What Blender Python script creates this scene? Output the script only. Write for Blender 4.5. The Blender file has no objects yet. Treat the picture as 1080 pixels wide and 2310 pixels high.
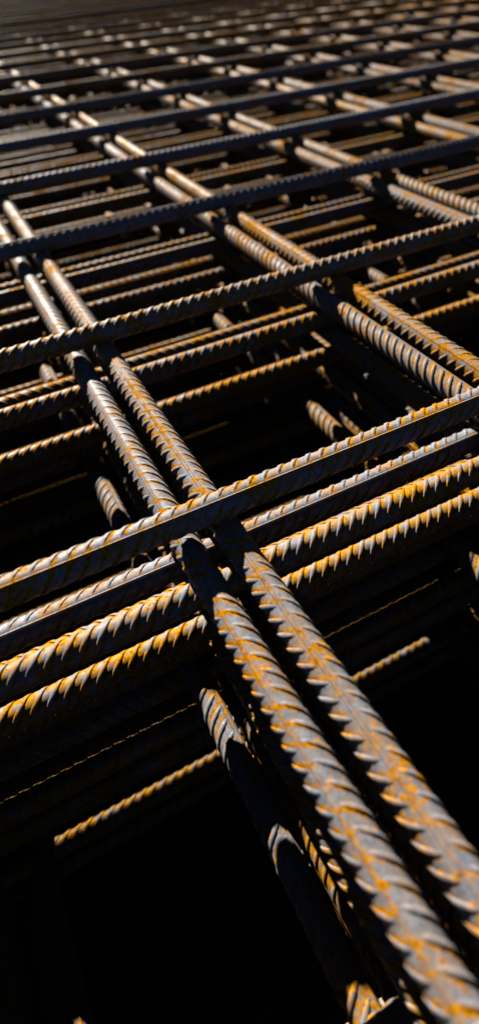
import bpy, bmesh, math, random
from mathutils import Vector, Matrix, Euler

scene = bpy.context.scene
U = 0.15                      # metres per mesh spacing: the mats are 150 mm welded mesh

# ---------------------------------------------------------------- camera
cam_data = bpy.data.cameras.new("camera")
cam = bpy.data.objects.new("camera", cam_data)
scene.collection.objects.link(cam)
scene.camera = cam
cam.location = (-0.22894 * U, -0.87242 * U, 0.96305 * U)
cam.rotation_euler = (0.75215, 0.05619, -0.47454)
cam_data.sensor_fit = 'VERTICAL'
cam_data.sensor_height = 36.0
cam_data.lens = 1223.87 / 2310.0 * 36.0
cam_data.clip_start = 0.005
cam_data.clip_end = 400.0
cam_data.dof.use_dof = True
cam_data.dof.focus_distance = 1.46 * U
cam_data.dof.aperture_fstop = 5.8
cam_data.dof.aperture_blades = 7

# ---------------------------------------------------------------- sky and sun
SUN_T = 0.454                 # rise of the sun's rays per unit of depth (y)
SUN_K = 0.11                  # sideways lean per unit of height
sun_vec = Vector((-SUN_K * SUN_T, 1.0, SUN_T)).normalized()
sun_el = math.asin(sun_vec.z)
sun_az = math.atan2(sun_vec.x, sun_vec.y)
world = bpy.data.worlds.new("World")
scene.world = world
world.use_nodes = True
wn = world.node_tree
sky = wn.nodes.new('ShaderNodeTexSky')
sky.sky_type = 'NISHITA'
sky.sun_disc = False
sky.sun_elevation = sun_el
sky.sun_rotation = sun_az
sky.altitude = 4000.0
sky.air_density = 0.12
sky.dust_density = 0.0
sky.ozone_density = 1.5
bg = wn.nodes['Background']
wn.links.new(sky.outputs[0], bg.inputs[0])
bg.inputs[1].default_value = 0.05

sun_data = bpy.data.lights.new("sun", 'SUN')
sun_data.energy = 5.0
sun_data.angle = math.radians(0.5)
sun_data.color = (1.0, 0.935, 0.82)
sun = bpy.data.objects.new("sun", sun_data)
scene.collection.objects.link(sun)
sun.rotation_euler = sun_vec.to_track_quat('Z', 'Y').to_euler()
sun.location = (0, 3, 3)

scene.view_settings.view_transform = 'Standard'
scene.view_settings.look = 'None'
scene.view_settings.exposure = 1.62
scene.view_settings.gamma = 1.0
scene.cycles.max_bounces = 1
scene.cycles.diffuse_bounces = 0

# ---------------------------------------------------------------- materials
def steel_material():
    m = bpy.data.materials.new("rusty_mill_scale_steel")
    m.use_nodes = True
    nt = m.node_tree
    N, L = nt.nodes, nt.links
    N.clear()
    out = N.new('ShaderNodeOutputMaterial')
    bsdf = N.new('ShaderNodeBsdfPrincipled')
    L.new(bsdf.outputs[0], out.inputs[0])

    def math_(op, a, b=None, c=None, clamp=False):
        n = N.new('ShaderNodeMath'); n.operation = op; n.use_clamp = clamp
        for i, v in enumerate((a, b, c)):
            if v is None: continue
            if isinstance(v, (int, float)): n.inputs[i].default_value = v
            else: L.new(v, n.inputs[i])
        return n.outputs[0]

    def smooth(v, lo, hi, t0=0.0, t1=1.0):
        n = N.new('ShaderNodeMapRange'); n.interpolation_type = 'SMOOTHSTEP'
        L.new(v, n.inputs[0])
        for i, x in enumerate((lo, hi, t0, t1)): n.inputs[i + 1].default_value = x
        return n.outputs[0]

    def mix(f, a, b):
        n = N.new('ShaderNodeMix'); n.data_type = 'RGBA'
        if isinstance(f, float): n.inputs[0].default_value = f
        else: L.new(f, n.inputs[0])
        for i, v in ((6, a), (7, b)):
            if isinstance(v, tuple): n.inputs[i].default_value = (*v, 1)
            else: L.new(v, n.inputs[i])
        return n.outputs[2]

    info = N.new('ShaderNodeObjectInfo')
    tc = N.new('ShaderNodeTexCoord')
    off = N.new('ShaderNodeVectorMath'); off.operation = 'SCALE'
    off.inputs[0].default_value = (7.3, 11.7, 5.1)
    L.new(info.outputs['Random'], off.inputs['Scale'])
    pos = N.new('ShaderNodeVectorMath'); pos.operation = 'ADD'
    L.new(tc.outputs['Object'], pos.inputs[0]); L.new(off.outputs[0], pos.inputs[1])

    def noise(scale, detail=4.0, rough=0.6, stretch=None):
        n = N.new('ShaderNodeTexNoise')
        n.inputs['Scale'].default_value = scale
        n.inputs['Detail'].default_value = detail
        n.inputs['Roughness'].default_value = rough
        if stretch:
            mp = N.new('ShaderNodeMapping'); mp.inputs['Scale'].default_value = stretch
            L.new(pos.outputs[0], mp.inputs['Vector']); L.new(mp.outputs[0], n.inputs['Vector'])
        else:
            L.new(pos.outputs[0], n.inputs['Vector'])
        return n.outputs[0]

    uv = N.new('ShaderNodeUVMap'); uv.uv_map = "rib_map"
    sep = N.new('ShaderNodeSeparateXYZ'); L.new(uv.outputs[0], sep.inputs[0])
    u, v = sep.outputs[0], sep.outputs[1]
    fr = math_('FRACT', math_('ADD', u, 0.5))          # rib centre at 0.5
    # rust gathers along one flank of every rib, where mill scale cracks away
    n_med = noise(420.0, 5.0, 0.68)
    n_big = noise(48.0, 3.0, 0.55)
    n_fine = noise(1700.0, 3.0, 0.6)
    rnd = info.outputs['Random']
    patch = smooth(noise(110.0, 4.0, 0.62), 0.38, 0.56)
    wob = math_('ADD', math_('MULTIPLY_ADD', n_med, 0.55, -0.275), fr)
    wob = math_('ADD', wob, math_('MULTIPLY_ADD', n_big, 0.5, -0.25))
    flank = math_('MULTIPLY', smooth(wob, 0.60, 0.66), smooth(wob, 0.98, 0.90))
    # rust along the two longitudinal seams
    vv = math_('ABSOLUTE', math_('SUBTRACT', math_('FRACT', math_('MULTIPLY_ADD', v, 2.0, 0.5)), 0.5))
    vw = math_('ADD', vv, math_('MULTIPLY_ADD', n_med, 0.05, -0.025))
    edge = math_('MULTIPLY', smooth(vw, 0.006, 0.014), smooth(vw, 0.036, 0.026))
    centre = math_('MULTIPLY', smooth(vw, 0.016, 0.006), smooth(n_big, 0.46, 0.54))
    blot = smooth(math_('MULTIPLY_ADD', n_big, 0.5, math_('MULTIPLY', n_med, 0.62)), 0.575, 0.66)
    long_wave = smooth(noise(7.0, 2.0, 0.5), 0.35, 0.65)
    tint = N.new('ShaderNodeSeparateColor'); L.new(info.outputs['Color'], tint.inputs[0])
    amount = math_('ADD', tint.outputs[0], math_('MULTIPLY_ADD', long_wave, 0.30, -0.15))   # how rusty this bar is
    r = math_('MULTIPLY', flank, math_('MULTIPLY_ADD', patch, 0.85, 0.12))
    r = math_('MAXIMUM', r, math_('MULTIPLY', math_('MAXIMUM', edge, centre), math_('MULTIPLY_ADD', patch, 0.55, 0.4)))
    r = math_('MULTIPLY', r, amount)
    r = math_('MAXIMUM', r, math_('MULTIPLY', blot, math_('MULTIPLY_ADD', tint.outputs[0], 0.8, 0.1)))
    speck = smooth(n_fine, 0.60, 0.68)
    r = math_('MAXIMUM', r, math_('MULTIPLY', speck, 0.55), clamp=True)

    r = smooth(r, 0.12, 0.68)
    scale_col = mix(smooth(n_med, 0.35, 0.7), (0.105, 0.125, 0.16), (0.25, 0.28, 0.335))
    scale_col = mix(smooth(noise(130.0, 5.0, 0.7), 0.45, 0.75), scale_col, (0.18, 0.20, 0.24))
    film = math_('MULTIPLY', smooth(noise(160.0, 5.0, 0.7), 0.36, 0.62), math_('MULTIPLY', math_('POWER', tint.outputs[0], 2.0), 0.85), clamp=True)
    scale_col = mix(film, scale_col, (0.28, 0.140, 0.015))
    rust_col = mix(smooth(noise(700.0, 4.0, 0.7), 0.35, 0.65), (0.24, 0.086, 0.0015), (0.52, 0.225, 0.002))
    rust_col = mix(smooth(noise(260.0, 3.0, 0.6), 0.60, 0.75), rust_col, (0.11, 0.032, 0.008))
    L.new(mix(r, scale_col, rust_col), bsdf.inputs['Base Color'])
    L.new(math_('MULTIPLY_ADD', r, -0.05, 0.05), bsdf.inputs['Metallic'])
    rough = math_('MULTIPLY_ADD', r, 0.26, 0.50)
    L.new(math_('MULTIPLY_ADD', r, -0.12, 0.13), bsdf.inputs['Specular IOR Level'])
    L.new(math_('MULTIPLY_ADD', n_fine, 0.16, rough), bsdf.inputs['Roughness'])
    bump = N.new('ShaderNodeBump')
    bump.inputs['Strength'].default_value = 0.5
    bump.inputs['Distance'].default_value = 0.00009
    h = math_('ADD', math_('MULTIPLY', n_med, 1.0), math_('MULTIPLY', n_fine, 0.5))
    h = math_('ADD', h, math_('MULTIPLY', r, 0.3))
    L.new(h, bump.inputs['Height'])
    L.new(bump.outputs[0], bsdf.inputs['Normal'])
    return m

def simple_material(name, col_a, col_b, scale, rough, metallic=0.0, bump=0.4, dist=0.002):
    m = bpy.data.materials.new(name); m.use_nodes = True
    nt = m.node_tree; N, L = nt.nodes, nt.links
    b = N['Principled BSDF']
    tc = N.new('ShaderNodeTexCoord')
    n = N.new('ShaderNodeTexNoise'); n.inputs['Scale'].default_value = scale; n.inputs['Detail'].default_value = 8
    L.new(tc.outputs['Object'], n.inputs['Vector'])
    r = N.new('ShaderNodeValToRGB')
    r.color_ramp.elements[0].position = 0.35; r.color_ramp.elements[0].color = (*col_a, 1)
    r.color_ramp.elements[1].position = 0.68; r.color_ramp.elements[1].color = (*col_b, 1)
    L.new(n.outputs[0], r.inputs[0]); L.new(r.outputs[0], b.inputs['Base Color'])
    bp = N.new('ShaderNodeBump'); bp.inputs['Strength'].default_value = bump; bp.inputs['Distance'].default_value = dist
    L.new(n.outputs[0], bp.inputs['Height']); L.new(bp.outputs[0], b.inputs['Normal'])
    b.inputs['Roughness'].default_value = rough; b.inputs['Metallic'].default_value = metallic
    return m

STEEL = steel_material()
WELD = simple_material("weld_metal", (0.04, 0.035, 0.035), (0.26, 0.10, 0.015), 900.0, 0.6, 0.2, 0.6, 0.0003)
SOIL = simple_material("dark_soil", (0.022, 0.018, 0.014), (0.055, 0.045, 0.035), 30.0, 0.95, 0.0, 0.8, 0.01)

# ---------------------------------------------------------------- rebar
R_CORE = 0.0358 * U
PITCH = 0.0400 * U
CROSS_PITCH = 0.0415 * U
RIB_H = 0.0033 * U
SEAM_H = 0.0020 * U

def rebar_mesh(name, length, hand, seed, pitch=PITCH, rib_h=RIB_H):
    """One deformed bar along X, centred on the origin: round core, two longitudinal seams, two rows of crescent ribs.
    Every rib is real geometry; rib_map carries (ribs along the bar, angle round the bar)."""
    rng = random.Random(seed)
    verts, faces, uvs, smooth = [], [], [], []
    skew = 2.1 * hand                                    # rib lean: axial shift in pitches from row edge to row edge
    def pt(x, a, r): return (x, r * math.sin(a), r * math.cos(a))   # angle 0 is up (the seam), +a towards +Y
    def uvof(x, a):
        f = a / math.pi if 0 <= a <= math.pi else (a - math.pi) / math.pi      # 0..1 across its row
        return (x / pitch - skew * (f - 0.5), a / (2 * math.pi))
    h = length / 2
    # core, split at the seams so each row keeps its own map
    nseg, nax = 14, max(2, int(length / (6 * pitch)))
    for row in range(2):
        base = len(verts)
        for i in range(nax + 1):
            x = -h + length * i / nax
            for j in range(nseg + 1):
                a = row * math.pi + math.pi * j / nseg
                verts.append(pt(x, a, R_CORE))
        for i in range(nax):
            for j in range(nseg):
                q = [base + i * (nseg + 1) + j, base + i * (nseg + 1) + j + 1, base + (i + 1) * (nseg + 1) + j + 1, base + (i + 1) * (nseg + 1) + j]
                faces.append(q)
                x0, x1 = -h + length * i / nax, -h + length * (i + 1) / nax
                f0, f1 = j / nseg, (j + 1) / nseg
                uu = lambda x, f: (x / pitch - skew * (f - 0.5), (row + f) / 2)
                uvs.append([uu(x0, f0), uu(x0, f1), uu(x1, f1), uu(x1, f0)]); smooth.append(True)
    # end faces
    for s in (-1, 1):
        base = len(verts)
        for j in range(2 * nseg): verts.append(pt(s * h, math.pi * j / nseg, R_CORE))
        ring = list(range(base, base + 2 * nseg))
        faces.append(ring if s < 0 else ring[::-1]); uvs.append([(0.3, 0.25)] * (2 * nseg)); smooth.append(False)
    # seams: low flat-topped ridges
    for a0 in (0.0, math.pi):
        prof = [(-0.150, R_CORE * 0.985), (-0.070, R_CORE + SEAM_H), (0.070, R_CORE + SEAM_H), (0.150, R_CORE * 0.985)]
        base = len(verts)
        for i in range(nax + 1):
            x = -h + length * i / nax
            for da, r in prof: verts.append(pt(x, a0 + da, r))
        for i in range(nax):
            for j in range(3):
                faces.append([base + i * 4 + j, base + i * 4 + j + 1, base + (i + 1) * 4 + j + 1, base + (i + 1) * 4 + j])
                x0, x1 = -h + length * i / nax, -h + length * (i + 1) / nax
                vv = a0 / (2 * math.pi)
                e0, e1 = prof[j][0] / 6.283, prof[j + 1][0] / 6.283
                uvs.append([(x0 / pitch, vv + e0), (x0 / pitch, vv + e1), (x1 / pitch, vv + e1), (x1 / pitch, vv + e0)]); smooth.append(False)
    # crescent ribs
    nst = 9
    n_rib = int(length / pitch) - 2
    for row in range(2):
        shift = 0.0 if row == 0 else 0.5
        for k in range(n_rib):
            xc0 = (k - n_rib // 2 + shift) * pitch
            hh = rib_h * rng.uniform(0.92, 1.06)
            base = len(verts); rows_uv = []
            for s in range(nst):
                f = 0.055 + 0.89 * s / (nst - 1)
                a = row * math.pi + math.pi * f
                c = min(1.0, 1.5 * math.sin(math.pi * (s / (nst - 1))))
                top = R_CORE + hh * (c ** 0.9) - 0.0002 * U
                xc = xc0 + skew * (f - 0.5) * pitch
                wt = (0.05 + 0.11 * c) * pitch; wb = wt + (0.035 + 0.03 * c) * pitch
                for dx, r in ((-wb, R_CORE * 0.99), (-wt, top), (wt, top), (wb, R_CORE * 0.99)):
                    verts.append(pt(xc + dx, a, r))
                    rows_uv.append((k - n_rib // 2 + shift + dx / pitch, (row + f) / 2))
            for s in range(nst - 1):
                for j in range(3):
                    q = [base + s * 4 + j, base + (s + 1) * 4 + j, base + (s + 1) * 4 + j + 1, base + s * 4 + j + 1]
                    faces.append(q); uvs.append([rows_uv[i - base] for i in q]); smooth.append(j == 1)
    if True:
        # ribs of the second row sit half a pitch further on: keep the core's map in step
        pass
    me = bpy.data.meshes.new(name)
    me.from_pydata(verts, [], faces)
    lay = me.uv_layers.new(name="rib_map")
    flat = []
    for f_uv in uvs:
        for c in f_uv: flat.extend(c)
    lay.data.foreach_set("uv", flat)
    me.polygons.foreach_set("use_smooth", smooth)
    me.materials.append(STEEL)
    bm = bmesh.new(); bm.from_mesh(me)
    bmesh.ops.recalc_face_normals(bm, faces=bm.faces)
    bm.to_mesh(me); bm.free()
    me.update()
    return me

# extent of the mats, in mesh spacings
X0, X1 = -4.0, 12.0
Y0, Y1 = -1.45, 26.0
CROSS_LEN = (X1 - X0) * U
LONG_LEN = (Y1 - Y0) * U
CX, CY = (X0 + X1) / 2, (Y0 + Y1) / 2
CROSS = {1: rebar_mesh("cross_bar", CROSS_LEN, 1, 3, CROSS_PITCH), -1: rebar_mesh("cross_bar_counter", CROSS_LEN, -1, 4, CROSS_PITCH)}
LONG = {1: rebar_mesh("long_bar", LONG_LEN, 1, 5, PITCH, 0.0029 * U), -1: rebar_mesh("long_bar_counter", LONG_LEN, -1, 6, PITCH, 0.0032 * U)}

def link(name, data, parent):
    o = bpy.data.objects.new(name, data)
    scene.collection.objects.link(o)
    o.parent = parent
    return o

def cross_bar(parent, y, z, roll, hand, slide=0.0, yaw=0.0):
    o = link("cross_bar", CROSS[hand], parent)
    o.location = ((CX + slide) * U, y * U, z * U)
    o.rotation_euler = Euler((roll, 0, yaw), 'XYZ')
    return o

def long_bar(parent, x, z, roll, hand, slide=0.0, yaw=0.0):
    o = link("long_bar", LONG[hand], parent)
    o.location = (x * U, (CY + slide) * U, z * U)
    m = Matrix.Rotation(math.pi / 2 + yaw, 4, 'Z') @ Matrix.Rotation(roll, 4, 'X')
    o.rotation_euler = m.to_euler()
    return o

def weld_mesh(seed):
    rng = random.Random(seed)
    bm = bmesh.new()
    bmesh.ops.create_icosphere(bm, subdivisions=2, radius=1.0)
    for v in bm.verts:
        k = 1.0 + 0.28 * math.sin(5.1 * v.co.x + seed) * math.cos(4.3 * v.co.y - seed) + rng.uniform(-0.10, 0.10)
        v.co = Vector((v.co.x * 0.034 * k, v.co.y * 0.034 * k, v.co.z * 0.012 * k)) * U
    me = bpy.data.meshes.new("weld")
    bm.to_mesh(me); bm.free()
    for p in me.polygons: p.use_smooth = True
    me.materials.append(WELD)
    return me
WELDS = [weld_mesh(i) for i in range(4)]

SP = 1.01329                  # spacing of the long bars
ROWS = range(-1, 25)
COLS = range(-3, 12)

# level heights of the cross bars and the y offsets of the two bars lying side by side there (upper mat's, lower mat's)
LEVELS = [(-0.175, 0.015, -0.099), (-0.322, 0.000, -0.105), (-0.477, 0.060, -0.050), (-0.632, -0.049, -0.160),
          (-0.840, 0.057, -0.154), (-1.003, 0.046, -0.102), (-1.209, 0.027, -0.129), (-1.353, 0.044, -0.143)]
# long bar offsets in x, one per mat from the top
LONG_X = [0.105, 0.0, 0.127, 0.028, 0.1, 0.02, -0.075, 0.05, 0.03, 0.12, 0.05, 0.15, 0.09, 0.265, 0.1, 0.18, 0.12]

TEXT = [
    "topmost rusty rebar mat of the stack, open to the sun, lying over all others",
    "rebar mat right under the topmost one, left bar of each lengthwise pair, turned upside down",
    "third rebar mat from the top, its cross bars lit beside those of the mat above",
    "fourth rebar mat from the top, upside down, half hidden below the sunlit cross bars",
    "fifth rebar mat from the top, with orange lit cross bars and a shaded lengthwise bar",
    "sixth rebar mat from the top, in shade except for slivers on its lengthwise bars",
    "seventh rebar mat from the top, seen as dark bars with short lit patches",
    "eighth rebar mat from the top, dark, lit in small patches through the mesh above",
    "ninth rebar mat from the top, a thin line of light along its shaded cross bar",
    "tenth rebar mat from the top, nearly black in the shade of the mats above",
    "eleventh rebar mat from the top, deep in shade below the thin line of light",
    "twelfth rebar mat from the top, deep in shade above the low lit cross bar",
    "thirteenth rebar mat from the top, hidden in deep shade near the low lit cross bar",
    "fourteenth rebar mat from the top, black in shade just behind the low orange streak",
    "fifteenth rebar mat from the top, one cross bar catching a low orange streak of sun",
    "sixteenth rebar mat from the top, black in the deep shade near the ground",
    "lowest rebar mat of the stack, resting on the dark soil in full shade",
]

rng = random.Random(21)
def mat_root(i):
    o = bpy.data.objects.new("rebar_mat", None)
    scene.collection.objects.link(o)
    o.empty_display_size = 0.05
    o["label"] = TEXT[i]
    o["category"] = "rebar mat"
    o["group"] = "welded rebar mats in the stack"
    return o

def build_mat(i, z_cross, y_off, z_long):
    root = mat_root(i)
    root.location = (0, 0, z_cross * U)
    zc, zl = 0.0, z_long - z_cross
    row_y = {}
    for n in ROWS:
        j = 0.0 if n in (0, 1, 2) else rng.uniform(-0.008, 0.008)
        y = n + y_off + j
        roll, hand = rng.uniform(-math.pi, math.pi), (1 if i % 2 == 0 else -1)
        yaw = rng.uniform(-0.0012, 0.0012) if n > 2 else 0.0
        if (i, n) in HERO_CROSS: roll, hand = HERO_CROSS[(i, n)]
        y += ROW_SHIFT.get((n, i), 0.0)
        z_bar = zc
        if i == 3 and n == 1: z_bar = 0.040
        if i == 8 and n == 0: y, z_bar = -0.136, -0.739 - z_cross    # bar lowered on its own so the sun draws a thin line on it
        if n == -1: y -= 0.02 if i == 0 else 0.04
        row_y[n] = (y, z_bar)
        b = cross_bar(root, y, z_bar, roll, hand, rng.uniform(-0.06, 0.06), yaw)
        rust = RUST_CROSS.get((i, n), rng.uniform(0.45, 0.7) if (i == 0 and n < 6) else rng.uniform(0.8, 1.3))
        b.color = (rust, rust, rust, 1)
    for c in COLS:
        x = LONG_AT.get((i, c), c * SP + LONG_X[i]) + (0.0 if c in (0, 1) else rng.uniform(-0.008, 0.008))
        roll, hand = rng.uniform(-math.pi, math.pi), (1 if (i + c) % 2 else -1)
        if (i, c) in HERO_LONG: roll, hand = HERO_LONG[(i, c)]
        b = long_bar(root, x, zl, roll, hand, rng.uniform(-0.06, 0.06))
        rust = RUST_LONG.get((i, c), rng.uniform(0.85, 1.15))
        b.color = (rust, rust, rust, 1)
        if i < 6 and -1 <= c <= 3:
            for n in range(0, 5):
                side = 1 if zl < 0 else -1
                w = link("weld", WELDS[(c + n + i) % 4], root)
                w.location = (x * U, row_y[n][0] * U, (zl + row_y[n][1]) * 0.5 * U)
                w.rotation_euler = (0, 0, rng.uniform(0, 6.28))
    return root

R = math.radians
LONG_AT = {(6, -1): -1.17, (13, 1): 1.035, (6, 1): 0.908, (7, 1): 1.035}
RUST_CROSS = {(0, 0): 0.80, (1, 0): 0.50, (2, 0): 1.0, (4, 0): 1.15, (0, 1): 0.95, (13, 0): 1.2, (14, 0): 1.2, (0, 2): 0.5, (0, 3): 0.5, (0, 4): 0.5}
RUST_LONG = {(0, 0): 0.72, (1, 0): 0.62, (0, 1): 1.1, (1, 1): 0.75, (6, 0): 0.7, (7, 0): 0.8}
# bars that were welded a little off the grid: (row, mat) -> shift along y
ROW_SHIFT = {(1, 3): 0.06, (1, 6): 0.035, (1, 2): 0.028, (2, 3): 0.0, (2, 2): 0.013, (2, 4): -0.019, (3, 6): -0.016, (1, 4): -0.021,
             (2, 1): -0.020, (2, 6): -0.014, (1, 1): -0.008, (3, 1): -0.004, (1, 5): 0.036, (2, 5): -0.046}
HERO_CROSS = {(0, 0): (R(27), 1), (0, 1): (R(90), 1), (1, 0): (R(24), 1), (2, 0): (R(95), 1), (4, 0): (R(95), 1)}
HERO_LONG = {(0, 0): (R(-14), 1), (1, 0): (R(-28), 1), (6, 0): (R(45), -1), (6, 1): (R(45), -1), (7, 0): (R(20), -1), (7, 1): (R(90), -1), (0, 1): (R(-40), 1), (1, 1): (R(40), -1)}

build_mat(0, 0.0, 0.0, -0.062)
for k, (z, ya, yb) in enumerate(LEVELS):
    zu = z + (0.022 if k == 1 else 0.0)
    build_mat(2 * k + 1, zu, ya, zu + (0.089 if k == 0 else 0.070))          # upside down: long bars above
    build_mat(2 * k + 2, z, yb, z - (0.055 if k == 2 else 0.070))          # right way up: long bars below

# ---------------------------------------------------------------- ground
ground_z = (LEVELS[-1][0] - 0.070 - 0.042) * U
me = bpy.data.meshes.new("ground")
bm = bmesh.new()
bmesh.ops.create_grid(bm, x_segments=40, y_segments=40, size=120.0)
bm.to_mesh(me); bm.free()
me.materials.append(SOIL)
g = bpy.data.objects.new("ground", me)
scene.collection.objects.link(g)
g.location = (0, 0, ground_z)
g["kind"] = "structure"
g["label"] = "dark bare soil under the stack of rebar mats"
